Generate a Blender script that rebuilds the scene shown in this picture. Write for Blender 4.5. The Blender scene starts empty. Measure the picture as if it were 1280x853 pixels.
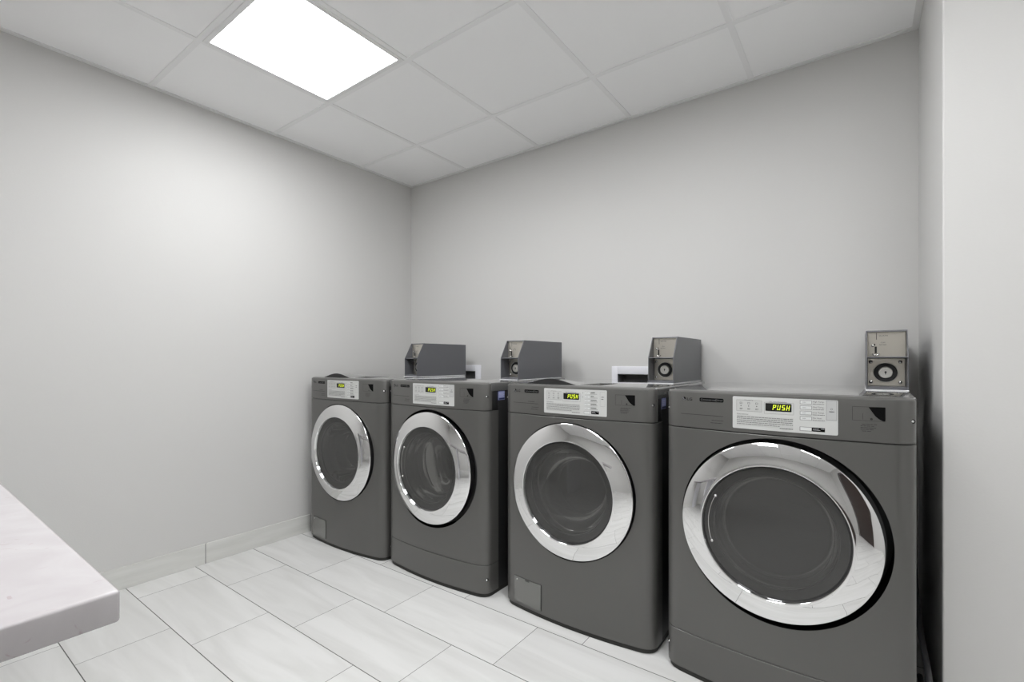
import bpy, bmesh, math, random
from mathutils import Vector, Matrix

random.seed(4)
C = bpy.context.scene.collection
PI = math.pi

# ------------------------------------------------------------------ materials
def nm(name):
    m = bpy.data.materials.new(name)
    m.use_nodes = True
    nt = m.node_tree
    return m, nt, nt.nodes['Principled BSDF']


def pmat(name, col, rough=.5, metal=0., coat=0., coat_r=.05, bump=0., bscale=200., spec=.5, aniso=None):
    m, nt, b = nm(name)
    b.inputs['Base Color'].default_value = (*col, 1)
    b.inputs['Roughness'].default_value = rough
    b.inputs['Metallic'].default_value = metal
    b.inputs['Coat Weight'].default_value = coat
    b.inputs['Coat Roughness'].default_value = coat_r
    b.inputs['Specular IOR Level'].default_value = spec
    if bump:
        tc = nt.nodes.new('ShaderNodeTexCoord')
        n = nt.nodes.new('ShaderNodeTexNoise')
        n.inputs['Scale'].default_value = bscale
        n.inputs['Detail'].default_value = 3
        bp = nt.nodes.new('ShaderNodeBump')
        bp.inputs['Strength'].default_value = bump
        bp.inputs['Distance'].default_value = .002
        nt.links.new(tc.outputs['Object'], n.inputs['Vector'])
        nt.links.new(n.outputs['Fac'], bp.inputs['Height'])
        nt.links.new(bp.outputs['Normal'], b.inputs['Normal'])
    return m


def emis(name, col, s):
    m, nt, b = nm(name)
    b.inputs['Base Color'].default_value = (*col, 1)
    b.inputs['Emission Color'].default_value = (*col, 1)
    b.inputs['Emission Strength'].default_value = s
    return m


class NT:
    """tiny helper to write math nodes"""
    def __init__(s, nt):
        s.nt = nt

    def m(s, op, a, b=None, c=None):
        n = s.nt.nodes.new('ShaderNodeMath')
        n.operation = op
        for i, v in enumerate((a, b, c)):
            if v is None:
                continue
            if isinstance(v, (int, float)):
                n.inputs[i].default_value = v
            else:
                s.nt.links.new(v, n.inputs[i])
        return n.outputs[0]


def floor_mat():
    m, nt, b = nm('porcelain_floor_tile')
    g = nt.nodes.new('ShaderNodeNewGeometry')
    sx = nt.nodes.new('ShaderNodeSeparateXYZ')
    nt.links.new(g.outputs['Position'], sx.inputs[0])
    M = NT(nt)
    W, L = .29437, .5994
    # rows run along x; row 0 lies between y=-0.9065 and y=-1.2008
    t = M.m('DIVIDE', M.m('MULTIPLY', M.m('ADD', sx.outputs[1], .9065), -1.), W)
    row = M.m('FLOOR', t)
    fy = M.m('FRACT', t)
    off = M.m('MULTIPLY', row, -L / 3)
    u = M.m('DIVIDE', M.m('SUBTRACT', M.m('SUBTRACT', sx.outputs[0], .5705), off), L)
    ix = M.m('FLOOR', u)
    fx = M.m('FRACT', u)
    dy = M.m('MULTIPLY', M.m('MINIMUM', fy, M.m('SUBTRACT', 1., fy)), W)
    dx = M.m('MULTIPLY', M.m('MINIMUM', fx, M.m('SUBTRACT', 1., fx)), L)
    ey = M.m('LESS_THAN', dy, .0016)
    ex = M.m('LESS_THAN', dx, .0011)
    ed = M.m('MAXIMUM', ey, ex)
    cv = nt.nodes.new('ShaderNodeCombineXYZ')
    nt.links.new(ix, cv.inputs[0]); nt.links.new(row, cv.inputs[1])
    wn = nt.nodes.new('ShaderNodeTexWhiteNoise')
    wn.noise_dimensions = '2D'
    nt.links.new(cv.outputs[0], wn.inputs['Vector'])
    # streaks along the tile, shifted per tile
    sv = nt.nodes.new('ShaderNodeCombineXYZ')
    nt.links.new(M.m('ADD', M.m('MULTIPLY', sx.outputs[0], 1.6), M.m('MULTIPLY', wn.outputs['Value'], 37.)), sv.inputs[0])
    nt.links.new(M.m('ADD', M.m('MULTIPLY', sx.outputs[1], 13.), M.m('MULTIPLY', wn.outputs['Value'], 91.)), sv.inputs[1])
    n1 = nt.nodes.new('ShaderNodeTexNoise')
    n1.inputs['Scale'].default_value = 1.0
    n1.inputs['Detail'].default_value = 6
    n1.inputs['Distortion'].default_value = .8
    nt.links.new(sv.outputs[0], n1.inputs['Vector'])
    rp = nt.nodes.new('ShaderNodeValToRGB')
    rp.color_ramp.elements[0].position = .3
    rp.color_ramp.elements[0].color = (.60, .597, .58, 1)
    rp.color_ramp.elements[1].position = .62
    rp.color_ramp.elements[1].color = (.69, .688, .675, 1)
    nt.links.new(n1.outputs['Fac'], rp.inputs[0])
    hsv = nt.nodes.new('ShaderNodeHueSaturation')
    nt.links.new(rp.outputs[0], hsv.inputs['Color'])
    nt.links.new(M.m('ADD', M.m('MULTIPLY', wn.outputs['Value'], .07), .965), hsv.inputs['Value'])
    mx = nt.nodes.new('ShaderNodeMix')
    mx.data_type = 'RGBA'
    nt.links.new(ed, mx.inputs[0])
    nt.links.new(hsv.outputs[0], mx.inputs[6])
    mx.inputs[7].default_value = (.09, .09, .082, 1)
    nt.links.new(mx.outputs[2], b.inputs['Base Color'])
    rr = M.m('ADD', M.m('MULTIPLY', ed, .4), .42)
    nt.links.new(rr, b.inputs['Roughness'])
    bp = nt.nodes.new('ShaderNodeBump')
    bp.inputs['Strength'].default_value = .25
    bp.inputs['Distance'].default_value = .0015
    nt.links.new(M.m('SUBTRACT', M.m('MULTIPLY', n1.outputs['Fac'], .25), ed), bp.inputs['Height'])
    nt.links.new(bp.outputs[0], b.inputs['Normal'])
    return m


def base_tile_mat():
    m, nt, b = nm('porcelain_base_tile')
    g = nt.nodes.new('ShaderNodeNewGeometry')
    sx = nt.nodes.new('ShaderNodeSeparateXYZ')
    nt.links.new(g.outputs['Position'], sx.inputs[0])
    M = NT(nt)
    L = .5994
    u = M.m('DIVIDE', M.m('ADD', M.m('ADD', sx.outputs[0], sx.outputs[1]), 1.439), L)
    fx = M.m('FRACT', u)
    d = M.m('MULTIPLY', M.m('MINIMUM', fx, M.m('SUBTRACT', 1., fx)), L)
    ed = M.m('LESS_THAN', d, .0016)
    n1 = nt.nodes.new('ShaderNodeTexNoise')
    n1.inputs['Scale'].default_value = 1.
    n1.inputs['Detail'].default_value = 6
    sv = nt.nodes.new('ShaderNodeCombineXYZ')
    nt.links.new(M.m('MULTIPLY', sx.outputs[1], 3.), sv.inputs[0])
    nt.links.new(M.m('MULTIPLY', sx.outputs[2], 22.), sv.inputs[1])
    nt.links.new(sv.outputs[0], n1.inputs['Vector'])
    rp = nt.nodes.new('ShaderNodeValToRGB')
    rp.color_ramp.elements[0].position = .3
    rp.color_ramp.elements[0].color = (.60, .60, .57, 1)
    rp.color_ramp.elements[1].position = .7
    rp.color_ramp.elements[1].color = (.70, .70, .675, 1)
    nt.links.new(n1.outputs['Fac'], rp.inputs[0])
    mx = nt.nodes.new('ShaderNodeMix')
    mx.data_type = 'RGBA'
    nt.links.new(ed, mx.inputs[0])
    nt.links.new(rp.outputs[0], mx.inputs[6])
    mx.inputs[7].default_value = (.06, .06, .055, 1)
    nt.links.new(mx.outputs[2], b.inputs['Base Color'])
    b.inputs['Roughness'].default_value = .4
    return m


def quartz_mat():
    m, nt, b = nm('white_quartz')
    tc = nt.nodes.new('ShaderNodeTexCoord')
    n1 = nt.nodes.new('ShaderNodeTexNoise')
    n1.inputs['Scale'].default_value = 9
    n1.inputs['Detail'].default_value = 8
    n1.inputs['Distortion'].default_value = 1.2
    n2 = nt.nodes.new('ShaderNodeTexNoise')
    n2.inputs['Scale'].default_value = 40
    n2.inputs['Detail'].default_value = 4
    n2.inputs['Distortion'].default_value = 2
    nt.links.new(tc.outputs['Object'], n1.inputs['Vector'])
    nt.links.new(tc.outputs['Object'], n2.inputs['Vector'])
    r1 = nt.nodes.new('ShaderNodeValToRGB')
    e = r1.color_ramp.elements
    e[0].position = .35; e[0].color = (.41, .388, .393, 1)
    e[1].position = .65; e[1].color = (.455, .436, .442, 1)
    nt.links.new(n1.outputs['Fac'], r1.inputs[0])
    r2 = nt.nodes.new('ShaderNodeValToRGB')
    e = r2.color_ramp.elements
    e[0].position = .26; e[0].color = (1, 1, 1, 1)
    e[1].position = .315; e[1].color = (0, 0, 0, 1)
    nt.links.new(n2.outputs['Fac'], r2.inputs[0])
    mx = nt.nodes.new('ShaderNodeMix')
    mx.data_type = 'RGBA'
    M = NT(nt)
    nt.links.new(M.m('MULTIPLY', r2.outputs[0], .4), mx.inputs[0])
    nt.links.new(r1.outputs[0], mx.inputs[6])
    mx.inputs[7].default_value = (.30, .22, .22, 1)
    nt.links.new(mx.outputs[2], b.inputs['Base Color'])
    b.inputs['Roughness'].default_value = .22
    return m


def glass_mat(name, tint, haze=(.05, .05, .048), hz=.25, ior=1.5):
    m = bpy.data.materials.new(name)
    m.use_nodes = True
    nt = m.node_tree
    nt.nodes.clear()
    out = nt.nodes.new('ShaderNodeOutputMaterial')
    tr = nt.nodes.new('ShaderNodeBsdfTransparent')
    tr.inputs[0].default_value = (*tint, 1)
    df = nt.nodes.new('ShaderNodeBsdfDiffuse')
    df.inputs[0].default_value = (*haze, 1)
    gl = nt.nodes.new('ShaderNodeBsdfGlossy')
    gl.inputs['Roughness'].default_value = .015
    gl.inputs[0].default_value = (1, 1, 1, 1)
    fr = nt.nodes.new('ShaderNodeFresnel')
    fr.inputs[0].default_value = ior
    m1 = nt.nodes.new('ShaderNodeMixShader')
    m1.inputs[0].default_value = hz
    m2 = nt.nodes.new('ShaderNodeMixShader')
    nt.links.new(tr.outputs[0], m1.inputs[1])
    nt.links.new(df.outputs[0], m1.inputs[2])
    nt.links.new(fr.outputs[0], m2.inputs[0])
    nt.links.new(m1.outputs[0], m2.inputs[1])
    nt.links.new(gl.outputs[0], m2.inputs[2])
    nt.links.new(m2.outputs[0], out.inputs[0])
    return m


def drum_mat():
    m, nt, b = nm('perforated_drum_steel')
    b.inputs['Metallic'].default_value = 1
    b.inputs['Roughness'].default_value = .22
    tc = nt.nodes.new('ShaderNodeTexCoord')
    v = nt.nodes.new('ShaderNodeTexVoronoi')
    v.inputs['Scale'].default_value = 45
    v.inputs['Randomness'].default_value = .15
    nt.links.new(tc.outputs['Object'], v.inputs['Vector'])
    r = nt.nodes.new('ShaderNodeValToRGB')
    e = r.color_ramp.elements
    e[0].position = .16; e[0].color = (.04, .04, .04, 1)
    e[1].position = .2; e[1].color = (.55, .55, .54, 1)
    nt.links.new(v.outputs['Distance'], r.inputs[0])
    nt.links.new(r.outputs[0], b.inputs['Base Color'])
    return m


WALL = pmat('greige_orange_peel_paint', (.615, .609, .595), .6, bump=.12, bscale=160)
CEIL = pmat('white_ceiling_tile', (.955, .955, .955), .9, bump=.06, bscale=300)
GRID = pmat('white_ceiling_grid', (.88, .88, .88), .5)
ANGLE = pmat('white_wall_angle', (.78, .78, .77), .45)
FLOOR = floor_mat()
BASE = base_tile_mat()
QUARTZ = quartz_mat()
LIGHT = emis('led_diffuser', (.975, .985, 1.), 14.)
LFRAME = pmat('light_frame_white', (.82, .82, .82), .4)
PAINT = pmat('graphite_enamel', (.115, .113, .107), .36, metal=.35, coat=.35, coat_r=.12)
PAINT2 = pmat('graphite_enamel_flap', (.19, .19, .18), .25, metal=.35, coat=.5, coat_r=.06)
SIDE = pmat('shade_darkened_enamel', (.02, .02, .02), .45)  # cabinet enamel painted near black to carry the shade between machines
TOP = pmat('lightened_top_gloss', (.26, .26, .255), .16, metal=.6, coat=1., coat_r=.02)  # base lightened over the front enamel to paint in the grazing wall reflection
BLACK = pmat('black_plastic', (.012, .012, .012), .3)
PRINTK = pmat('black_print', (.006, .006, .006), .8, spec=.03)
RUBBER = pmat('grey_rubber', (.06, .06, .06), .45)
BASEM = pmat('dark_plinth', (.028, .028, .025), .7)
CHROME = pmat('chrome', (.83, .83, .83), .035, metal=1.)
CHROME2 = pmat('satin_chrome', (.70, .70, .69), .12, metal=1.)
GLASS = glass_mat('smoked_door_glass', (.55, .55, .54), hz=.30, haze=(.15, .148, .142))
BOWL = glass_mat('door_bowl_glass', (.72, .72, .72), hz=.10, haze=(.12, .12, .12), ior=1.6)
DRUM = drum_mat()
LABEL = pmat('label_silver', (.57, .575, .56), .35)
INK = pmat('label_ink', (.05, .05, .05), .5)
INKL = pmat('label_line', (.15, .15, .15), .5)
INKW = pmat('light_ink', (.45, .45, .45), .5)
FAINT = pmat('dark_engraved_ink', (.045, .045, .042), .6, spec=.2)
BTN = pmat('label_button', (.66, .67, .66), .3)
BTN2 = pmat('label_button_dark', (.50, .505, .50), .3)  # darker grey tone for the start button
PRBOX = pmat('label_inset', (.52, .525, .51), .35)
DISP = pmat('display_black', (.008, .009, .008), .15)
DIGIT = emis('display_digits', (.58, .70, .03), .75)
BOXG = pmat('coin_box_enamel', (.115, .117, .126), .38, coat=.2, coat_r=.2)
STEEL = pmat('brushed_steel', (.60, .57, .51), .30, metal=.8)
STEELD = pmat('lock_steel', (.72, .71, .67), .3, metal=.7)
WHITE = pmat('white_plastic', (.80, .80, .84), .35)
GREYP = pmat('grey_plastic', (.20, .20, .21), .5)
BRASS = pmat('brass', (.62, .52, .30), .3, metal=1.)
STICK = pmat('blue_sticker', (.30, .33, .62), .4)
STICKD = pmat('blue_sticker_dark', (.03, .04, .14), .4)
STICKW = pmat('sticker_print', (.60, .62, .82), .4)
DOORB = pmat('dark_stained_wood', (.022, .011, .008), .4, coat=.2)
HOSE = pmat('black_hose', (.05, .05, .052), .45)
HOSE2 = pmat('grey_conduit', (.10, .10, .10), .5)

# ------------------------------------------------------------------ builders
def link(name, me, parent=None):
    o = bpy.data.objects.new(name, me)
    C.objects.link(o)
    if parent:
        o.parent = parent
    return o


def obj(name, bm, mats, parent=None, smooth=None):
    me = bpy.data.meshes.new(name)
    bmesh.ops.recalc_face_normals(bm, faces=bm.faces[:])
    bm.to_mesh(me)
    bm.free()
    for m in (mats if isinstance(mats, (list, tuple)) else [mats]):
        me.materials.append(m)
    if smooth is not None:
        for p in me.polygons:
            p.use_smooth = True
        me.set_sharp_from_angle(angle=math.radians(smooth))
    return link(name, me, parent)


def thing(name, label, cat, loc=(0, 0, 0), rz=0., group=None):
    o = link(name, None)
    o.location = loc
    o.rotation_euler = (0, 0, rz)
    o.empty_display_size = .1
    return tag(o, label, cat, group)


def tag(o, label, cat, group=None):
    o['label'] = label
    o['category'] = cat
    if group:
        o['group'] = group
    return o


def struct(name, bm, m, parent=None, smooth=None):
    o = obj(name, bm, m, parent, smooth)
    if not parent:
        o['kind'] = 'structure'
    return o


def copy_tree(o, parent=None):
    c = o.copy()
    C.objects.link(c)
    c.parent = parent
    for ch in list(o.children):
        copy_tree(ch, c)
    return c


def bx(bm, x0, x1, y0, y1, z0, z1, bev=0., seg=2, mi=0):
    r = bmesh.ops.create_cube(bm, size=1)
    vs = r['verts']
    for v in vs:
        v.co = Vector(((x0 + x1) / 2 + v.co.x * (x1 - x0), (y0 + y1) / 2 + v.co.y * (y1 - y0), (z0 + z1) / 2 + v.co.z * (z1 - z0)))
    fs = set(f for v in vs for f in v.link_faces)
    if bev:
        es = list(set(e for v in vs for e in v.link_edges))
        rr = bmesh.ops.bevel(bm, geom=es, offset=bev, segments=seg, affect='EDGES', profile=.5)
        fs = set(rr['faces']) | set(f for f in fs if f.is_valid)
    for f in fs:
        if f.is_valid:
            f.material_index = mi
    return bm


def box(*a, **k):
    return bx(bmesh.new(), *a, **k)


def lathe_y(bm, prof, cx, cz, seg=128, a0=0., a1=2 * PI, close=False):
    """revolve (radius, y) pairs around the axis x=cx, z=cz"""
    full = abs(a1 - a0 - 2 * PI) < 1e-6
    n = seg if full else seg + 1
    rings = []
    for r, y in prof:
        if r < 1e-6:
            rings.append([bm.verts.new((cx, y, cz))])
        else:
            rings.append([bm.verts.new((cx + r * math.cos(a0 + (a1 - a0) * i / seg), y, cz + r * math.sin(a0 + (a1 - a0) * i / seg))) for i in range(n)])
    pr = list(zip(rings[:-1], rings[1:]))
    if close:
        pr.append((rings[-1], rings[0]))
    for A, B in pr:
        for i in range(seg if full else seg):
            j = (i + 1) % n if full else i + 1
            if len(A) == 1 and len(B) == 1:
                continue
            if len(A) == 1:
                bm.faces.new((A[0], B[i], B[j]))
            elif len(B) == 1:
                bm.faces.new((A[i], B[0], A[j]))
            else:
                bm.faces.new((A[i], B[i], B[j], A[j]))
    return bm


def tube(bm, pts, r, seg=12, caps=True):
    pts = [Vector(p) for p in pts]
    n = len(pts)
    rings = []
    up = Vector((1, 0, 0))
    for i, p in enumerate(pts):
        t = (pts[min(i + 1, n - 1)] - pts[max(i - 1, 0)]).normalized()
        a = t.cross(up)
        if a.length < 1e-4:
            a = t.cross(Vector((0, 0, 1)))
        a.normalize()
        b = t.cross(a).normalized()
        rr = r[i] if isinstance(r, (list, tuple)) else r
        rings.append([bm.verts.new(p + a * rr * math.cos(2 * PI * k / seg) + b * rr * math.sin(2 * PI * k / seg)) for k in range(seg)])
    for A, B in zip(rings[:-1], rings[1:]):
        for k in range(seg):
            bm.faces.new((A[k], A[(k + 1) % seg], B[(k + 1) % seg], B[k]))
    if caps:
        bm.faces.new(rings[0])
        bm.faces.new(rings[-1])
    return bm


def smoothpath(pts, n=8):
    pts = [Vector(p) for p in pts]
    P = [pts[0]] + pts + [pts[-1]]
    out = []
    for i in range(1, len(P) - 2):
        for k in range(n):
            t = k / n
            a, b, c, d = P[i - 1], P[i], P[i + 1], P[i + 2]
            out.append(.5 * ((2 * b) + (-a + c) * t + (2 * a - 5 * b + 4 * c - d) * t * t + (-a + 3 * b - 3 * c + d) * t ** 3))
    out.append(pts[-1])
    return out


def prism_x(bm, poly, x0, x1):
    """poly of (y, z) extruded along x"""
    A = [bm.verts.new((x0, y, z)) for y, z in poly]
    B = [bm.verts.new((x1, y, z)) for y, z in poly]
    n = len(poly)
    bm.faces.new(A)
    bm.faces.new(B[::-1])
    for i in range(n):
        bm.faces.new((A[i], A[(i + 1) % n], B[(i + 1) % n], B[i]))
    return bm


def text_bm(s, x, z, h, align='LEFT', shear=0., width=None):
    """text in the xz plane facing -y; h is the capital height"""
    cu = bpy.data.curves.new('text', 'FONT')
    cu.body = s
    cu.size = h / .70
    cu.align_x = align
    cu.shear = shear
    cu.resolution_u = 2
    o = bpy.data.objects.new('text', cu)
    C.objects.link(o)
    dg = bpy.context.evaluated_depsgraph_get()
    me = bpy.data.meshes.new_from_object(o.evaluated_get(dg))
    bm = bmesh.new()
    bm.from_mesh(me)
    k = 1.
    if width and bm.verts:
        xs = [v.co.x for v in bm.verts]
        k = width / (max(xs) - min(xs))
    for v in bm.verts:
        v.co = Vector((x + v.co.x * k, 0, z + v.co.y))
    bpy.data.objects.remove(o)
    bpy.data.curves.remove(cu)
    bpy.data.meshes.remove(me)
    return bm


def merge(dst, src):
    mp = {v: dst.verts.new(v.co) for v in src.verts}
    for f in src.faces:
        try:
            nf = dst.faces.new([mp[v] for v in f.verts])
            nf.material_index = f.material_index
        except ValueError:
            pass
    src.free()
    return dst


def flat(bm, x0, x1, z0, z1, y=0., n=1):
    for i in range(n):
        a = x0 + (x1 - x0) * i / n
        b = x0 + (x1 - x0) * (i + 1) / n
        vs = [bm.verts.new(p) for p in ((a, y, z0), (b, y, z0), (b, y, z1), (a, y, z1))]
        bm.faces.new(vs)


def rrect(bm, x0, x1, z0, z1, r, n=14, y=0.):
    """rounded rectangle, cut in columns so it can follow the bowed front"""
    def cols():
        out = []
        for i in range(5):
            out.append(x0 + r * (1 - math.cos(i / 4 * PI / 2)))
        for i in range(1, n):
            out.append(x0 + r + (x1 - x0 - 2 * r) * i / n)
        for i in range(5):
            out.append(x1 - r * (1 - math.cos((4 - i) / 4 * PI / 2)))
        return out
    prev = None
    for x in cols():
        d = 0.
        if x < x0 + r:
            d = r - math.sqrt(max(0, r * r - (x0 + r - x) ** 2))
        if x > x1 - r:
            d = r - math.sqrt(max(0, r * r - (x - x1 + r) ** 2))
        cur = (bm.verts.new((x, y, z0 + d)), bm.verts.new((x, y, z1 - d)))
        if prev:
            bm.faces.new((prev[0], cur[0], cur[1], prev[1]))
        prev = cur


def frame(bm, x0, x1, z0, z1, w, n=6):
    flat(bm, x0, x1, z1 - w, z1, n=n)
    flat(bm, x0, x1, z0, z0 + w, n=n)
    flat(bm, x0, x0 + w, z0 + w, z1 - w)
    flat(bm, x1 - w, x1, z0 + w, z1 - w)


# ------------------------------------------------------------------ room
H = 2.4342
GX, GY, S = .5775, -.4741, .6096
XR = 3.018       # alcove side wall
YS = -.683       # where the alcove wall ends
XF = 4.25        # far right wall of the room
YF = -4.40       # wall behind the camera
YC = -3.02       # rear edge of the counter
TH = .10

bm = box(-TH, XF + TH, YF - TH, TH, -.05, 0)
struct('floor', bm, FLOOR)

# back wall with two openings for the outlet boxes
OB = [(.447, .662, .885, 1.010), (1.7185, 1.9335, .885, 1.009)]
bm = bmesh.new()
xs = sorted({0, XR} | {v for o in OB for v in o[:2]})
xs = [-TH] + xs[1:-1] + [XF + TH]
for a, b in zip(xs[:-1], xs[1:]):
    hole = next((o for o in OB if abs(o[0] - a) < 1e-6), None)
    if hole:
        bx(bm, a, b, 0, TH, 0, hole[2])
        bx(bm, a, b, 0, TH, hole[3], H + .06)
    else:
        bx(bm, a, b, 0, TH, 0, H + .06)
struct('wall_back', bm, WALL)
struct('wall_left', box(-TH, 0, YF - TH, 0, 0, H + .06), WALL)
struct('wall_right', box(XR, XF + TH, YS, 0, 0, H + .06, bev=.004), WALL)
struct('wall_front', box(0, XF, YF - TH, YF, 0, H + .06), WALL)
DY0, DY1 = -3.60, -2.50
bm = bmesh.new()
bx(bm, XF, XF + TH, YF - TH, DY0, 0, H + .06)
bx(bm, XF, XF + TH, DY0, DY1, 2.1, H + .06)
bx(bm, XF, XF + TH, DY1, YS, 0, H + .06)
struct('wall_far_right', bm, WALL)
d = struct('door_1', box(XF + .01, XF + .05, DY0 + .003, DY1 - .003, .008, 2.097, bev=.003), DOORB)
hb = bmesh.new()
yh = DY0 + .08
tube(hb, smoothpath([(XF + .012, yh, 1.0), (XF - .04, yh, 1.0), (XF - .05, yh + .02, 1.0), (XF - .05, yh + .12, 1.0)]), .009)
bx(hb, XF + .002, XF + .012, yh - .025, yh + .025, .95, 1.05, bev=.003)
obj('door_handle', hb, CHROME2, d, 40)
bm = bmesh.new()
bx(bm, XF - .012, XF, DY0 - .05, DY0 + .003, 0, 2.15, bev=.002)
bx(bm, XF - .012, XF, DY1 - .003, DY1 + .05, 0, 2.15, bev=.002)
bx(bm, XF - .012, XF, DY0 + .003, DY1 - .003, 2.097, 2.15, bev=.002)
struct('trim_1', bm, DOORB)

# baseboards: one course of the floor tile
bb = .1065
struct('baseboard_left', box(0, .009, YF, -.0, 0, bb, bev=.0015), BASE)
struct('baseboard_back', box(.009, XR, -.009, 0, 0, bb, bev=.0015), BASE)
struct('baseboard_right', box(XR, XF, YS - .009, YS, 0, bb, bev=.0015), BASE)

# ceiling tiles and grid
xl = [0, GX, GX + S, GX + 2 * S, GX + 3 * S, XR - .001, XR + S, XR + 2 * S, XF]
yl = [0, GY, GY - S, GY - 2 * S, GY - 3 * S, GY - 4 * S, GY - 5 * S, GY - 6 * S, YF]
cells = {(1, 2), (3, 2), (5, 3), (3, 4)}
bm = bmesh.new()
bx(bm, -TH, XF + TH, YF - TH, TH, H + .007, H + .06)
# tegular tile drops between the bars
for i in range(len(xl) - 1):
    for j in range(len(yl) - 1):
        x0, x1, y1, y0 = xl[i], xl[i + 1], yl[j], yl[j + 1]
        if x1 - x0 < .05 or (i, j) in cells:
            continue
        if x0 >= XR - .01 and y1 > YS:
            continue
        bx(bm, x0 + .0115, x1 - .0115, y0 + .0115, y1 - .0115, H + .0028, H + .0075)
ceil = struct('ceiling', bm, CEIL)
bm = bmesh.new()
w = .012
for x in xl[1:-1]:
    if abs(x - XR) < .02:
        bx(bm, x - w, x + w, YF, YS - .022, H - .0005, H + .008)
        continue
    bx(bm, x - w, x + w, YF, 0 if x < XR else YS, H - .0005, H + .008)
for y in yl[1:-1]:
    bx(bm, 0, XR if y > YS else XF, y - w, y + w, H - .0010, H + .008)
obj('ceiling_grid', bm, GRID, ceil)
n = 2
for a in ((0, .022, YF, 0), (.022, XR, -.022, 0), (XR - .022, XR, YS - .0, -.022), (XR - .022, XF, YS - .022, YS)):
    struct('trim_%d' % n, box(*a, H - .003, H + .006), ANGLE)
    n += 1

# ceiling lights
def ceiling_light(i, j, label):
    x0, x1, y1, y0 = xl[i] + .010, xl[i + 1] - .010, yl[j] - .010, yl[j + 1] + .010
    t = thing('ceiling_light', label, 'ceiling light', ((x0 + x1) / 2, (y0 + y1) / 2, H), group='square led ceiling lights')
    hx, hy = (x1 - x0) / 2, (y1 - y0) / 2
    b = bmesh.new()
    f = .022
    bx(b, -hx, hx, -hy, -hy + f, -.004, .010, bev=.0015)
    bx(b, -hx, hx, hy - f, hy, -.004, .010, bev=.0015)
    bx(b, -hx, -hx + f, -hy + f, hy - f, -.004, .010, bev=.0015)
    bx(b, hx - f, hx, -hy + f, hy - f, -.004, .010, bev=.0015)
    obj('light_frame', b, LFRAME, t)
    obj('diffuser', box(-hx + f, hx - f, -hy + f, hy - f, .002, .006), LIGHT, t)
    return t

ceiling_light(1, 2, 'square white glowing light panel in the ceiling near the left wall')
ceiling_light(3, 2, 'square glowing ceiling light panel over the right pair of machines')

ceiling_light(5, 3, 'square glowing ceiling light panel beyond the alcove wall, near the dark wooden door')

ceiling_light(3, 4, 'added unseen square ceiling light panel above the counter corner, brightening the room')  # panel added out of view to lift the bounce light in the room

# ------------------------------------------------------------------ laundry machines
KX, KY, EX = .298, .0235, .343
def prof_b(a):
    a = abs(a)
    if a <= KX:
        return KY * (a / KX) ** 2
    P = [(KX, KY), (.312, .0285), (.326, .037), (.336, .048), (.3415, .060), (EX, .075), (EX + 1, .075)]
    for (a0, b0), (a1, b1) in zip(P[:-1], P[1:]):
        if a <= a1:
            return b0 + (b1 - b0) * (a - a0) / (a1 - a0)


def front_profile(inset=0.):
    A = [-KX + 2 * KX * i / 40 for i in range(41)]
    R = [(.308, .0268), (.318, .0314), (.326, .0368), (.333, .0438), (.338, .0512), (.3415, .060), (EX, .072)]
    pts = [(-a, b) for a, b in R[::-1]] + [(a, prof_b(a)) for a in A] + R
    return [(a * (1 - inset / EX), b + inset) for a, b in pts]


ZC, RO = .5575, .274
def panel(name, z0, z1, back, parent, hole=None, mats=None, inset=0., topbev=0.):
    b = bmesh.new()
    rows = [(z0, .0012), (z0 + .0012, 0)] + [(z1 - .0012, 0), (z1, .0012)]
    if topbev:
        rows = [(z0, .0012), (z0 + .0012, 0), (z1 - topbev, 0), (z1 - topbev * .5, topbev * .14), (z1 - topbev * .15, topbev * .5), (z1, topbev)]
    rings = []
    for z, ins in rows:
        pr = front_profile(inset + ins)
        pr = pr + [(pr[-1][0], back), (pr[0][0], back)]
        rings.append([b.verts.new((a, y, z)) for a, y in pr])
    n = len(rings[0])
    for A, B in zip(rings[:-1], rings[1:]):
        for i in range(n):
            b.faces.new((A[i], A[(i + 1) % n], B[(i + 1) % n], B[i]))
    b.faces.new(rings[0])
    b.faces.new(rings[-1][::-1])
    mats = mats or [PAINT, PRINTK]
    o = obj(name, b, mats, parent)
    if hole:
        cx, r = hole
        cb = bmesh.new()
        lathe_y(cb, [(0, -.1), (r, -.1), (r, .3), (0, .3)], cx, ZC, 160)
        cut = obj('cutter', cb, BLACK)
        md = o.modifiers.new('cut', 'BOOLEAN')
        md.operation = 'DIFFERENCE'
        md.solver = 'EXACT'
        md.object = cut
        dg = bpy.context.evaluated_depsgraph_get()
        me = bpy.data.meshes.new_from_object(o.evaluated_get(dg))
        o.modifiers.clear()
        o.data = me
        bpy.data.objects.remove(cut)
        me.materials.clear()
        for m in mats:
            me.materials.append(m)
        for p in me.polygons:
            c = p.center
            rr = math.hypot(c.x - cx, c.z - ZC)
            p.material_index = 1 if (rr < r + .004 and abs(p.normal.y) < .5) or (c.y > back - .001) else 0
    for p in o.data.polygons:
        p.use_smooth = True
    o.data.set_sharp_from_angle(angle=math.radians(28))
    return o


def conform(bm, off):
    for v in bm.verts:
        v.co.y = prof_b(v.co.x) - off + v.co.y
    return bm


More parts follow.
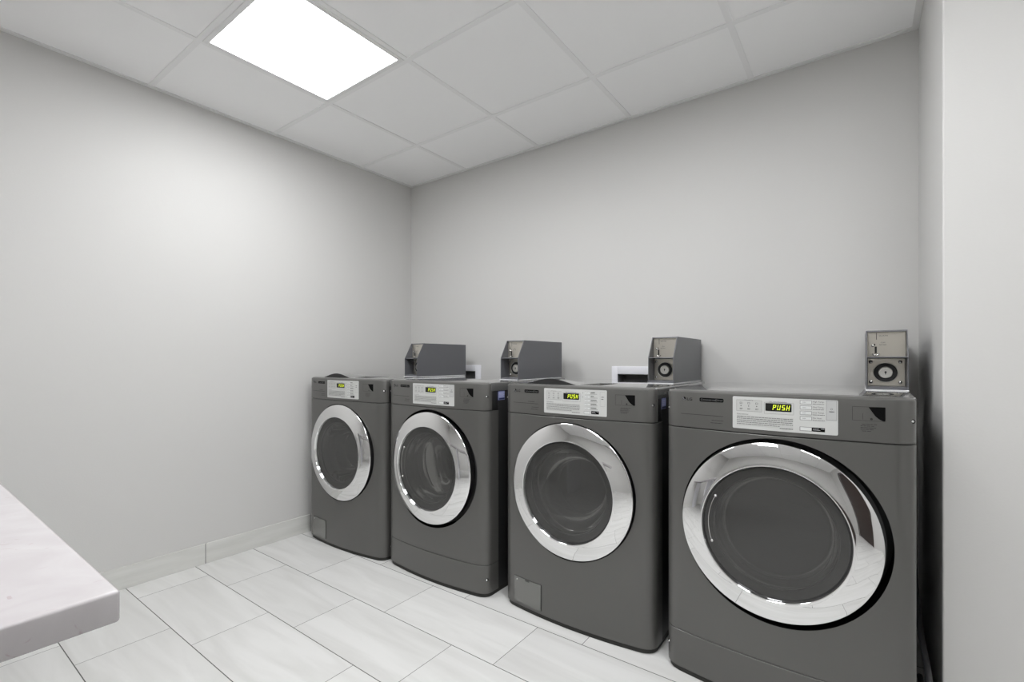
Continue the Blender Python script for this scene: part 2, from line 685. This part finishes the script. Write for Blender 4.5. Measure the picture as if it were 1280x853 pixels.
def seg_digit(bm, x, z, w, h, segs, sl=.16):
    t = h * .125
    def q(x0, x1, z0, z1):
        pts = [(x0, z0), (x1, z0), (x1, z1), (x0, z1)]
        bm.faces.new([bm.verts.new((x + px + (pz) * sl, 0, z + pz)) for px, pz in pts])
    g = t * .35
    if 'a' in segs: q(g, w - g, h - t, h)
    if 'd' in segs: q(g, w - g, 0, t)
    if 'g' in segs: q(g, w - g, h / 2 - t / 2, h / 2 + t / 2)
    if 'f' in segs: q(0, t, h / 2 + g, h)
    if 'b' in segs: q(w - t, w, h / 2 + g, h)
    if 'e' in segs: q(0, t, 0, h / 2 - g)
    if 'c' in segs: q(w - t, w, 0, h / 2 - g)


def words(bm, x0, x1, z, h, gap=.0035):
    """a line of print too small to read: short dashes"""
    x = x0
    while x < x1 - .002:
        wd = random.uniform(.004, .011)
        e = min(x + wd, x1)
        flat(bm, x, e, z, z + h)
        x = e + gap * random.uniform(.25, .5)


def outline(parent, *a, **k):
    b = bmesh.new()
    frame(b, *a, **k)
    conform(b, .0017)
    obj('label_outline', b, INKL, parent)


def screw(a, z, parent):
    b = bmesh.new()
    y = prof_b(a)
    lathe_y(b, [(0, y - .0045), (.0022, y - .0042), (.0040, y - .0022), (.0046, y + .001), (.0046, y + .006)], a, z, 16)
    o = obj('screw', b, CHROME2, parent, 40)
    b = bmesh.new()
    lathe_y(b, [(.0046, y - .0012), (.0066, y - .0010), (.0066, y + .004)], a, z, 16)
    obj('screw_washer', b, BLACK, o, 40)


def build_machine(kind, label):
    dryer = kind == 'dryer'
    t = thing('dryer' if dryer else 'washing_machine', label, kind if dryer else 'washing machine')
    D = .74
    # cabinet shell
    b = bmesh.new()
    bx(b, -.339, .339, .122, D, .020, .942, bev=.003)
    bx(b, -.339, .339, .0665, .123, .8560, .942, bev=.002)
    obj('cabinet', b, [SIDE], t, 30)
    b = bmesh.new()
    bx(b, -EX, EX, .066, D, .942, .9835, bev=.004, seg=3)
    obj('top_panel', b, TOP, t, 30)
    # plinth and feet
    b = bmesh.new()
    pr = [(a * .985, y + .0065) for a, y in front_profile(0)]
    pr = pr + [(pr[-1][0], D - .01), (pr[0][0], D - .01)]
    A = [b.verts.new((a, y, 0)) for a, y in pr]
    B = [b.verts.new((a, y, .020)) for a, y in pr]
    for i in range(len(pr)):
        j = (i + 1) % len(pr)
        b.faces.new((A[i], A[j], B[j], B[i]))
    b.faces.new(A); b.faces.new(B[::-1])
    obj('plinth', b, BASEM, t, 30)
    hx, hr = (.007, .2875) if dryer else (0., .2780)
    if dryer:
        panel('lower_panel', .0185, .1465, .12, t)
        panel('front_panel', .1485, .8530, .12, t, hole=(hx, hr))
    else:
        fp = panel('front_panel', .0185, .8530, .12, t, hole=(hx, hr))
        b = bmesh.new()
        rrect(b, -.277, -.131, .034, .142, .004)
        rb = bmesh.ops.extrude_face_region(b, geom=b.faces[:])
        for v in rb['geom']:
            if isinstance(v, bmesh.types.BMVert):
                v.co.y += .004
        conform(b, .0030)
        fl = obj('drain_flap', b, PAINT2, t, 30)
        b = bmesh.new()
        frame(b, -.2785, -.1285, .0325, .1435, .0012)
        flat(b, -.1302, -.1272, .034, .142)  # black strip painting the flap's shadow along its right side
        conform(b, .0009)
        obj('flap_gap_and_shadow', b, BLACK, fl)
        b = bmesh.new()
        flat(b, -.215, -.192, .134, .1415, n=2)
        conform(b, .0036)
        nt = obj('flap_notch', b, BLACK, fl)
        b = bmesh.new()
        lathe_y(b, [(0, prof_b(.26) - .005), (.0022, prof_b(.26) - .0045), (.003, prof_b(.26) - .003)], -.261, .130, 12)
        obj('flap_pin', b, pmat('pin_white', (.7, .7, .68), .3), fl, 40)
    # dark joint behind the fascia seam
    for z0, z1 in ([(.8530, .8565)] + ([(.1465, .1485)] if dryer else [])):
        b = bmesh.new()
        pr = [(a * .995, y + .004) for a, y in front_profile(0)]
        pr += [(pr[-1][0], .12), (pr[0][0], .12)]
        A = [b.verts.new((a, y, z0 - .001)) for a, y in pr]
        B = [b.verts.new((a, y, z1 + .001)) for a, y in pr]
        for i in range(len(pr)):
            j = (i + 1) % len(pr)
            b.faces.new((A[i], A[j], B[j], B[i]))
        obj('panel_seam', b, BLACK, t)
    fa = panel('control_fascia', .8565, .9828, .0655, t, topbev=.010)
    # screws
    for s in (-1, 1):
        screw(s * .333, .9195, t)
        if dryer:
            screw(s * .334, .082, t)

    # --- fascia print
    b = bmesh.new()
    merge(b, text_bm('LG', -.2640, .9490, .0095, width=.0175))
    lathe_y(b, [(0, 0), (.0072, 0)], -.2745, .9540, 28)
    conform(b, .0006)
    lg = obj('logo', b, PRINTK, fa)
    b = bmesh.new()
    flat(b, -.2755, -.2743, .9515, .9570)
    flat(b, -.2755, -.2722, .9515, .9525)
    flat(b, -.2785, -.2772, .9560, .9572)
    lathe_y(b, [(.0050, 0), (.0058, 0)], -.2745, .9540, 20, PI * .5, PI * 1.97)
    conform(b, .0010)
    obj('logo_face', b, INKW, lg)
    b = bmesh.new()
    rrect(b, -.2200, -.1420, .9480, .9605, .004)
    conform(b, .0008)
    pl = obj('nameplate', b, PRINTK, fa)
    b = bmesh.new()
    flat(b, -.1660, -.1650, .9490, .9595)
    merge(b, text_bm('Commercial', -.2165, .9520, .0052, width=.049))
    merge(b, text_bm('Dryer' if dryer else 'Washer', -.1625, .9520, .0052, width=.018))
    conform(b, .0012)
    obj('nameplate_text', b, pmat('nameplate_ink', (.16, .16, .16), .5), pl)
    b = bmesh.new()
    flat(b, -.2850, -.1440, .9015, .9030, n=8)
    words(b, -.180, -.143, .8865, .0018)
    words(b, -.183, -.146, .8780, .0018)
    if not dryer:
        words(b, -.200, -.165, .9095, .0018)
    conform(b, .0006)
    obj('model_print', b, FAINT, fa)
    # fine print under the badge
    b = bmesh.new()
    for k, (u0, u1) in enumerate(((.222, .258), (.219, .250), (.219, .254), (.219, .250), (.222, .245))):
        words(b, u0, u1, .9060 - k * .0048, .0014)
    conform(b, .0006)
    obj('fine_print', b, FAINT, fa)
    # badge: glossy rectangle with a black torn-looking corner
    b = bmesh.new()
    frame(b, .2000, .2745, .9165, .9560, .0009)
    flat(b, .2235, .2243, .9200, .9370)
    lathe_y(b, [(0, 0), (.0032, 0)], .2435, .9220, 16)
    conform(b, .0006)
    obj('badge_outline', b, FAINT, fa)
    b = bmesh.new()
    pts = [(.2372, .9550), (.2545, .9560), (.2730, .9562), (.2745, .9548), (.2745, .9190), (.2722, .9172), (.2690, .9178), (.2600, .9232), (.2520, .9310), (.2470, .9420), (.2440, .9500)]
    if not dryer:
        pts = [(a, z) for a, z in pts]
    b.faces.new([b.verts.new((a, 0, z)) for a, z in pts])
    bmesh.ops.triangulate(b, faces=b.faces[:])
    conform(b, .0010)
    obj('badge_black_corner', b, PRINTK, fa)

    # --- control label
    b = bmesh.new()
    rrect(b, -.114, .1668, .8692, .9710, .004, n=20)
    rb = bmesh.ops.extrude_face_region(b, geom=b.faces[:])
    for v in rb['geom']:
        if isinstance(v, bmesh.types.BMVert):
            v.co.y += .003
    conform(b, .0012)
    lab = obj('control_label', b, LABEL, t, 30)
    b = bmesh.new()
    rrect(b, -.1020, -.0295, .9255, .9600, .002)
    rrect(b, -.1015, .0555, .8790, .9125, .001)
    conform(b, .0014)
    obj('label_inset', b, PRBOX, lab)
    b = bmesh.new()
    outline(lab, -.1025, -.0290, .9250, .9605, .0006)
    outline(lab, -.0225, .0570, .9215, .9565, .0006)
    if dryer:
        outline(lab, .1385, .1640, .9125, .9695, .0007, n=2)
        for k in (.9620, .9460, .9300, .9140):
            outline(lab, .0730, .1030, k - .0055, k + .0055, .0009, n=2)
        outline(lab, .0725, .1035, .8765, .8885, .0010, n=2)
    else:
        outline(lab, .1400, .1600, .9080, .9640, .0004, n=2)
        for k in (.9580, .9430, .9280, .9130, .8980):
            outline(lab, .0760, .1000, k - .0050, k + .0050, .0006, n=2)
        outline(lab, .0725, .0985, .8755, .8865, .0008, n=2)
    b = bmesh.new()
    merge(b, text_bm('Processing', -.0785, .9595, .0030, width=.0240))
    conform(b, .0018)
    obj('heading_print', b, INK, lab)
    b = bmesh.new()
    merge(b, text_bm('Est. Time Remaining', -.0080, .9575, .0030, width=.0460))
    conform(b, .0018)
    obj('heading_print', b, INK, lab)
    b = bmesh.new()
    merge(b, text_bm('Instructions', -.1015, .9140, .0042, width=.0330))
    conform(b, .0018)
    obj('heading_print', b, INK, lab)
    b = bmesh.new()
    # three status icons over their lamps
    for cx in (-.0890, -.0665, -.0435):
        flat(b, cx - .0035, cx + .0035, .9480, .9488)
        flat(b, cx - .0035, cx + .0035, .9525, .9533)
        flat(b, cx - .0035, cx - .0027, .9480, .9533)
        flat(b, cx + .0027, cx + .0035, .9480, .9533)
        lathe_y(b, [(0, 0), (.0016, 0)], cx, .9418, 10)
        words(b, cx - .004, cx + .005, .9335, .0011, .002)
        words(b, cx - .004, cx + .004, .9308, .0011, .002)
    conform(b, .0018)
    obj('status_icons', b, INK, lab)
    b = bmesh.new()
    for k in range(5):
        words(b, -.1010, .0550 if k < 4 else .020, .9070 - k * .0058, .0014)
    words(b, .0200, .0550, .8775, .0018, .002)
    conform(b, .0018)
    obj('instruction_print', b, INK, lab)
    b = bmesh.new()
    if dryer:
        for z, s1 in ((.9620, 'High Temp.'), (.9460, 'Med Temp.'), (.9300, 'Low Temp.'), (.9140, 'No Heat')):
            merge(b, text_bm(s1, .1050, z + .0004, .0040, width=.0285 if len(s1) > 8 else .022))
            words(b, .1050, .1350, z - .0050, .0012, .002)
            flat(b, .0790, .0880, z - .0006, z + .0002)
        lathe_y(b, [(.0020, 0), (.0028, 0)], .1512, .9450, 14)
        words(b, .1455, .1580, .9360, .0024, .001)
    else:
        for z in (.9580, .9430, .9280, .9130, .8980):
            words(b, .1020, .1150 + random.uniform(0, .012), z + .0012, .0026, .001)
            words(b, .1020, .1300, z - .0040, .0010, .002)
            flat(b, .0820, .0890, z - .0006, z + .0002)
        words(b, .1450, .1560, .9430, .0024, .001)
        words(b, .1450, .1540, .9350, .0024, .001)
        lathe_y(b, [(0, 0), (.0015, 0)], .0680, .9580, 10)
        lathe_y(b, [(0, 0), (.0015, 0)], .0680, .9420, 10)
    conform(b, .0018)
    obj('button_print', b, INK, lab)
    for z in ((.9620, .9460, .9300, .9140, .8825) if dryer else (.9580, .9430, .9280, .9130, .8980, .8810)):
        b = bmesh.new()
        rrect(b, .0740 if dryer or z > .89 else .0735, .1020 if dryer else .0992, z - .0048, z + .0048, .0012, n=3)
        conform(b, .00155)
        obj('button', b, BTN, lab)
    if dryer:
        b = bmesh.new()
        rrect(b, .1390, .1635, .9130, .9690, .0015, n=3)
        conform(b, .00155)
        obj('start_button', b, BTN2, lab)
    b = bmesh.new()
    rrect(b, .1035, .1355, .8765, .8885, .001, n=3)
    conform(b, .0016)
    bp = obj('button_caption', b, PRINTK, lab)
    b = bmesh.new()
    words(b, .106, .120, .8840, .0012, .001)
    words(b, .106, .124, .8805, .0012, .001)
    words(b, .126, .134, .8845, .0014, .001)
    conform(b, .0020)
    b2 = obj('caption_print', b, INKW, lab)
    b = bmesh.new()
    rrect(b, -.0190, .0515, .9300, .9540, .001)
    conform(b, .0020)
    dp = obj('display', b, DISP, lab)
    b = bmesh.new()
    zz, hh, ww = .9345, .0150, .0082
    for k, sg in enumerate(('abfge', 'bcdef', 'acdfg', 'bcefg')):
        seg_digit(b, .0005 + k * .0122, zz, ww, hh, sg)
    conform(b, .0026)
    obj('display_digits', b, DIGIT, lab)

    # --- door
    b = bmesh.new()
    # black door body filling the opening behind the ring
    lathe_y(b, [(.2700, .030), (.2700, .0066), (.2560, .004), (.2030, -.012), (.1995, -.0120), (.1965, -.0120), (.1935, -.0075), (.1780, -.0010), (.1700, .0060), (.1680, .0400), (.2300, .0450), (.2620, .0400)], 0, ZC, 128, close=True)
    door = obj('door', b, BLACK, t, 35)
    b = bmesh.new()
    P = [(.2695, .0064), (.2728, .0052), (.2743, .0022), (.2736, -.0004), (.2718, -.0018), (.2708, -.0024)]
    n = 10
    r0, y0 = P[-1]
    r1, y1 = .2075, -.0240
    for i in range(1, n + 1):
        f = i / n
        P.append((r0 + (r1 - r0) * f, y0 + (y1 - y0) * f - .0020 * math.sin(PI * f)))
    P += [(.2060, -.0250), (.2045, -.0246), (.2032, -.0225), (.2015, -.0170), (.2000, -.0120)]
    lathe_y(b, P, 0, ZC, 192)
    obj('chrome_ring', b, CHROME, door, 50)
    # smoked outer window
    b = bmesh.new()
    P = [(.1975, -.0120)] + [(.1975 * (1 - i / 12), -.0120 - .0065 * (1 - (1 - i / 12) ** 2)) for i in range(1, 12)] + [(0, -.0185)]
    lathe_y(b, P, 0, ZC, 96)
    obj('door_glass', b, GLASS, door, 60)
    # inner bowl
    b = bmesh.new()
    dz = .085 if dryer else .125
    P = [(.1700, .0060), (.1670, .0120), (.1640, .0450), (.1600, .0620), (.1530, .0740), (.1430, .0815), (.1300, .0850), (.0600, .0880), (0, .0890)] if dryer else [(.1700, .0060), (.1660, .0120), (.1590, dz * .30), (.1480, dz * .58), (.1330, dz * .80), (.1180, dz * .93), (.1040, dz), (.0600, dz + .004), (0, dz + .006)]
    lathe_y(b, P, 0, ZC, 96)
    obj('door_bowl', b, BOWL, door, 60)
    b = bmesh.new()
    lathe_y(b, [(.1735, -.0040), (.1720, -.0062), (.1695, -.0062), (.1680, -.0030)], 0, ZC, 96, close=True)
    obj('bowl_rim', b, RUBBER, door, 60)
    if dryer:
        b = bmesh.new()
        pts = [(.1850 * math.cos(a), -.0105, ZC + .1850 * math.sin(a)) for a in [PI * (.845 + .265 * k / 16) for k in range(17)]]
        tube(b, pts, .0026, 8)
        for e in (pts[0], pts[-1]):
            bmesh.ops.create_uvsphere(b, u_segments=12, v_segments=8, radius=.0055, matrix=Matrix.Translation(e))
        obj('hinge_bracket', b, CHROME2, door, 50)
    # drum behind the door
    b = bmesh.new()
    lathe_y(b, [(.2760, .1180), (.2760, .1300), (.2150, .1350), (.2120, .1600), (.2550, .1700), (.2550, .6200), (.2350, .6350), (.1200, .6300), (.0700, .6150), (0, .6120)], 0, ZC, 96)
    dr = obj('drum', b, DRUM, t, 30)
    for k in range(3):
        b = bmesh.new()
        an = PI / 2 + .35 + k * 2 * PI / 3
        c, s = math.cos(an), math.sin(an)
        vs = []
        for y in (.20, .60):
            for rr, wv in ((.255, .035), (.215, .012), (.215, -.012), (.255, -.035)):
                vs.append(b.verts.new((rr * c - wv * s, y, ZC + rr * s + wv * c)))
        for i in range(3):
            b.faces.new((vs[i], vs[i + 1], vs[i + 5], vs[i + 4]))
        b.faces.new(vs[:4]); b.faces.new(vs[4:])
        obj('drum_baffle', b, CHROME2, dr, 30)
    b = bmesh.new()
    lathe_y(b, [(.2790, .0460), (.2700, .0480), (.2200, .0560), (.2120, .0700), (.2080, .1000), (.2160, .1400), (.2700, .1190)], 0, ZC, 96)
    obj('door_gasket', b, RUBBER, t, 50)
    if not dryer:
        # detergent drawer lid on top: an arched hood and a flat tray edge
        b = bmesh.new()
        N = 24
        rows = [(.074, 1.), (.076, 1.0), (.150, .86), (.225, .48), (.285, .08), (.300, 0)]
        R = []
        for y, k in rows:
            R.append([b.verts.new((-.252 + .250 * i / N, y, .9832 + ((.0235) * k * math.sin(PI * i / N) ** 1.25 if 0 < i < N else 0) + .0004)) for i in range(N + 1)])
        for A, B in zip(R[:-1], R[1:]):
            for i in range(N):
                b.faces.new((A[i], A[i + 1], B[i + 1], B[i]))
        arc = [v.co.copy() for v in R[0]]
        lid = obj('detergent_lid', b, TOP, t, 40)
        b = bmesh.new()
        up = [b.verts.new((v.x, .0738, v.z + .0002)) for v in arc]
        fr = [b.verts.new((v.x, .0738, .9815)) for v in arc]
        for i in range(N):
            b.faces.new((fr[i], fr[i + 1], up[i + 1], up[i]))
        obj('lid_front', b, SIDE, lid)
        b = bmesh.new()
        vs = [(-.004, .110, .9834), (.088, .110, .9834), (.088, .110, .9925), (-.004, .110, .9842)]
        vb = [(x, .290, z if z < .984 else .9842) for x, _, z in vs]
        A = [b.verts.new(p) for p in vs]; B = [b.verts.new(p) for p in vb]
        b.faces.new(A); b.faces.new((A[2], A[3], B[3], B[2])); b.faces.new((A[1], A[2], B[2], B[1])); b.faces.new(B[::-1])
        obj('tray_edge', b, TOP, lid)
    return t


def sticker(parent):
    b = box(.3390, .3396, .1180, .1720, .8990, .9410)
    s = obj('energy_sticker', b, STICK, parent)
    b = bmesh.new()
    bx(b, .3396, .3399, .1180, .1240, .8990, .9410)
    bx(b, .3396, .3399, .1270, .1700, .9015, .9085)
    obj('sticker_bar', b, STICKD, s)
    b = bmesh.new()
    for k in range(5):
        bx(b, .3396, .3399, .1280, .1690 - .006 * (k % 2), .9130 + k * .0048, .9150 + k * .0048)
    bx(b, .3396, .3399, .1225, .1255, .9000, .9400)
    obj('sticker_print', b, STICKW, s)


M = [(.4202, -.9183, .0279), (1.1172, -.8885, -.0025), (1.8767, -.8510, .0012), (2.6078, -.8708, -.0146)]
w1 = build_machine('washer', 'grey front-load washing machine at the far left, beside the left wall')
d1 = build_machine('dryer', 'grey front-load dryer between the two washing machines, second from the left wall')
w2 = copy_tree(w1)
w2['label'] = 'grey front-load washing machine between the two dryers, square drain flap facing the open floor'
d2 = copy_tree(d1)
d2['label'] = 'largest, nearest grey front-load dryer, at the right end beside the alcove wall'
w1['label'] = 'grey front-load washing machine at the far left end, standing by the left wall'
w1['group'] = w2['group'] = 'washing machines in the row'
d1['group'] = d2['group'] = 'dryers in the row'
for o, (x, y, th) in zip((w1, d1, w2, d2), M):
    o.location = (x, y, 0)
    o.rotation_euler = (0, 0, th)
sticker(d1)
sticker(w2)

# ------------------------------------------------------------------ coin boxes
def coin_box(label):
    Hb, hm, W, D, sl = .2035, .110, .113, .439, .054
    t = thing('coin_box', label, 'coin box', group='coin boxes on top of the machines')
    # origin: right front bottom corner; body extends to -x and +y
    poly = [(0, 0), (0, hm), (sl, Hb), (D, Hb), (D, 0)]
    b = bmesh.new()
    T = .0032
    prism_x(b, poly, -T, 0)
    prism_x(b, poly, -W, -W + T)
    bx(b, -W + T, -T, sl + .001, D, Hb - T, Hb)           # lid
    bx(b, -W + T, -T, D - T, D, 0, Hb - T)                 # back
    bx(b, -W + T, -T, .003, D - T, 0, .010)                # floor
    prism_x(b, [(.002, hm - .001), (.0035, hm + .002), (.062, hm + .002), (.062, hm - .001)], -W + T, -T)
    prism_x(b, [(sl - .0015, Hb - .005), (sl + .001, Hb), (sl + .02, Hb), (sl + .02, Hb - .005)], -W + T, -T)
    bx(b, -W + T, -T, .070, .074, .010, Hb - .004)
    obj('housing', b, BOXG, t)
    # the upper coin plate, set back under the hood
    b = bmesh.new()
    bx(b, -W + T + .0005, -T - .0005, .0600, .0625, hm + .002, Hb - .0055, bev=.0006)
    cp = obj('coin_plate', b, STEEL, t)
    # points on the coin plate: u across, dz down from the top edge
    def on(u, dz, lift=.0005):
        return Vector((-W + u, .0600 - lift, Hb - dz))
    def quad(b, u0, u1, d0, d1, lift=.0005):
        b.faces.new([b.verts.new(on(u, d, lift)) for u, d in ((u0, d0), (u1, d0), (u1, d1), (u0, d1))])
    b = bmesh.new()
    quad(b, .0285, .0302, .008, .032)
    quad(b, .0245, .0305, .056, .080, .0008)
    quad(b, .0225, .0260, .046, .052, .0008)
    obj('coin_slot', b, BLACK, cp)
    b = bmesh.new()
    for s, u, dz, h, w in (('QUARTER', .036, .0205, .0042, .025), ('COIN', .041, .0440, .0038, .012), ('RETURN', .037, .0520, .0038, .019)):
        tb = text_bm(s, 0, 0, h, width=w)
        for v in tb.verts:
            v.co = on(u + v.co.x, dz - v.co.z)
        merge(b, tb)
    obj('plate_text', b, INK, cp)
    b = bmesh.new()
    bmesh.ops.create_uvsphere(b, u_segments=14, v_segments=8, radius=.0050, matrix=Matrix.Translation(on(.0190, .0530, .001)))
    p = [on(.0275 + .0085 * math.cos(PI * (1 + k / 10)), .0800 + .0065 * math.sin(PI * k / 10), .003) for k in range(11)]
    tube(b, p, .0026, 8)
    obj('coin_return', b, CHROME2, cp, 50)
    # lower recess plate with lock
    b = box(-W + .0050, -.0050, .0675, .0700, .0105, .1060, bev=.0008)
    lp = obj('lock_plate', b, STEEL, t)
    cx, cz = -W + .0545, .0570
    b = bmesh.new()
    lathe_y(b, [(.0205, 0.0670), (.0205, 0.0630), (.0300, 0.0615), (.0325, 0.0630), (.0325, 0.0675)], cx, cz, 48)
    obj('lock_surround', b, BLACK, lp, 40)
    b = bmesh.new()
    lathe_y(b, [(.0325, 0.0675), (.0325, 0.0622), (.0333, 0.0616), (.0341, 0.0622), (.0341, 0.0675)], cx, cz, 48)
    obj('lock_rim', b, STEELD, lp, 40)
    b = bmesh.new()
    lathe_y(b, [(.0200, 0.0675), (.0200, 0.0580), (.0185, 0.0562), (.0060, 0.0562), (.0060, 0.0568), (0, 0.0568)], cx, cz, 40)
    lc = obj('lock_cylinder', b, STEELD, lp, 40)
    b = bmesh.new()
    lathe_y(b, [(0, 0.0559), (.0032, 0.0559)], cx, cz + .0015, 14)
    flat(b, cx - .0013, cx + .0013, cz - .0065, cz, 0.0559)
    obj('keyhole', b, BLACK, lp)
    for sx_ in (.0140, .0945):
        for z in (.0235, .0935):
            b = bmesh.new()
            lathe_y(b, [(0, 0.0620), (.0032, 0.0626), (.0056, 0.0652), (.0062, 0.0676)], -W + sx_, z, 14)
            obj('bolt', b, CHROME2, lp, 40)
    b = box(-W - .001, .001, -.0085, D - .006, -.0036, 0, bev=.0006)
    obj('mounting_plate', b, pmat('whitened_zinc_plate', (.80, .80, .81), .3, metal=.2) if 'whitened_zinc_plate' not in bpy.data.materials else bpy.data.materials['whitened_zinc_plate'], t)  # plate whitened and pushed forward to stand for the highlight under the box
    return t


cb = coin_box('dark grey coin box on the far left washing machine, mostly its long side showing')
BX = [(.663, -.545), (1.420, -.554), (2.179, -.4655), (2.9560, -.490)]
BL = ['dark grey coin box on the far left washing machine, showing its long side',
      'dark grey coin box on the second machine from the left, half its lock showing',
      'dark grey coin box on the third machine from the left, whole lock showing',
      'dark grey coin box at the far right, facing front on the nearest dryer']
for k, ((x, y), l) in enumerate(zip(BX, BL)):
    o = cb if k == 0 else copy_tree(cb)
    o.location = (x, y, .9872)
    o['label'] = l

# ------------------------------------------------------------------ laundry outlet boxes
def outlet_box(o, label):
    x0, x1, z0, z1 = o
    t = thing('laundry_outlet_box', label, 'outlet box', ((x0 + x1) / 2, 0, z0), group='outlet boxes set in the back wall')
    hw, h = (x1 - x0) / 2, z1 - z0
    b = bmesh.new()
    e = .034 if x0 > 1 else .049
    eu = .0435
    fw = .0345 if x0 > 1 else .049
    bx(b, -hw - fw, -hw, -.006, 0, -.04, h + eu, bev=.0015)
    bx(b, hw, hw + fw, -.006, 0, -.04, h + eu, bev=.0015)
    bx(b, -hw, hw, -.006, 0, h, h + eu, bev=.0015)
    bx(b, -hw, hw, -.006, 0, -.04, 0, bev=.0015)
    obj('faceplate', b, WHITE, t, 30)
    b = bmesh.new()
    bx(b, -hw, hw, .088, .092, 0, h)
    bx(b, -hw, -hw + .003, -.002, .088, 0, h)
    bx(b, hw - .003, hw, -.002, .088, 0, h)
    bx(b, -hw, hw, -.002, .088, 0, .003)
    bx(b, -hw, hw, -.002, .088, h - .003, h)
    obj('recess', b, GREYP, t)
    for s in (-.35, .25):
        b = bmesh.new()
        tube(b, [(s * hw * 2 * .6, .05, .003), (s * hw * 2 * .6, .05, .075)], .010, 14)
        tube(b, [(s * hw * 2 * .6, .05, .060), (s * hw * 2 * .6, .012, .060)], .008, 14)
        v = obj('valve', b, BRASS, t, 40)
        b = bmesh.new()
        bx(b, s * hw * 2 * .6 - .020, s * hw * 2 * .6 + .020, .006, .012, .054, .066, bev=.003)
        obj('valve_handle', b, pmat('valve_handle_' + ('red' if s < 0 else 'blue'), (.22, .06, .05) if s < 0 else (.10, .11, .16), .4), v, 40)
    return t


outlet_box(OB[0], 'white framed outlet box in the back wall behind the leftmost coin box')
outlet_box(OB[1], 'white framed outlet box in the back wall, left of the third coin box')

# ------------------------------------------------------------------ counter
CZ, CT, CX1, CY1 = .864, .031, 2.245, -2.378
t = thing('countertop', 'thick white quartz countertop whose corner juts into the lower left foreground', 'countertop', (CX1 / 2, (CY1 + YC) / 2, 0))
lx, ly = CX1 / 2, (CY1 - YC) / 2
obj('slab', box(-lx + .002, lx, -ly + .002, ly, CZ - CT, CZ, bev=.0035, seg=3), QUARTZ, t, 30)
for a in (-lx + .02, -.2, lx - .55):
    obj('support_panel', box(a, a + .03, -ly + .02, ly - .22, .0, CZ - CT, bev=.001), WHITE, t)

# ------------------------------------------------------------------ hoses in the gap on the right
b = bmesh.new()
pts = smoothpath([(2.995, -.030, .62), (2.992, -.10, .50), (2.988, -.26, .30), (2.985, -.45, .215), (2.985, -.58, .196), (2.986, -.70, .172), (2.988, -.775, .10), (2.990, -.76, .030), (2.990, -.66, .0105), (2.990, -.40, .0105)], 8)
tube(b, pts, .0085, 12)
tag(obj('drain_hose', b, HOSE, None, 60), 'thick black hose bending down in the gap between nearest dryer and wall', 'hose')
b = bmesh.new()
pts = smoothpath([(2.967, -.045, .42), (2.966, -.18, .26), (2.964, -.38, .155), (2.963, -.52, .125), (2.963, -.64, .060), (2.965, -.66, .022), (2.966, -.58, .0085), (2.968, -.30, .0085)], 12)
rr = [.0068 if (k % 3) else .0058 for k in range(len(pts))]
tube(b, pts, rr, 10)
tag(obj('flexible_conduit', b, HOSE2, None, 60), 'thin ribbed dark grey conduit tucked against the nearest dryer, beside the black hose', 'conduit')

# ------------------------------------------------------------------ camera
cam = bpy.data.cameras.new('camera')
cam.sensor_width = 36
cam.lens = 593.17 / 1280 * 36
cam.shift_y = (450.33 - 426.5) / 1280
cam.clip_start = .02
co = bpy.data.objects.new('camera', cam)
C.objects.link(co)
co.location = (2.8244, -2.5255, 1.0875)
co.rotation_euler = (PI / 2, 0, .6320)
sc = bpy.context.scene
sc.camera = co

w = bpy.data.worlds.new('world')
sc.world = w
w.use_nodes = True
w.node_tree.nodes['Background'].inputs[0].default_value = (.8, .82, .85, 1)
w.node_tree.nodes['Background'].inputs[1].default_value = .3

sc.view_settings.view_transform = 'Standard'
sc.view_settings.look = 'None'
sc.view_settings.exposure = .43
sc.view_settings.gamma = 1
sc.view_settings.use_curve_mapping = False
sc.cycles.max_bounces = 14
sc.cycles.diffuse_bounces = 8
sc.cycles.glossy_bounces = 6
sc.cycles.transparent_max_bounces = 12
sc.cycles.use_denoising = True
sc.cycles.sample_clamp_indirect = 6
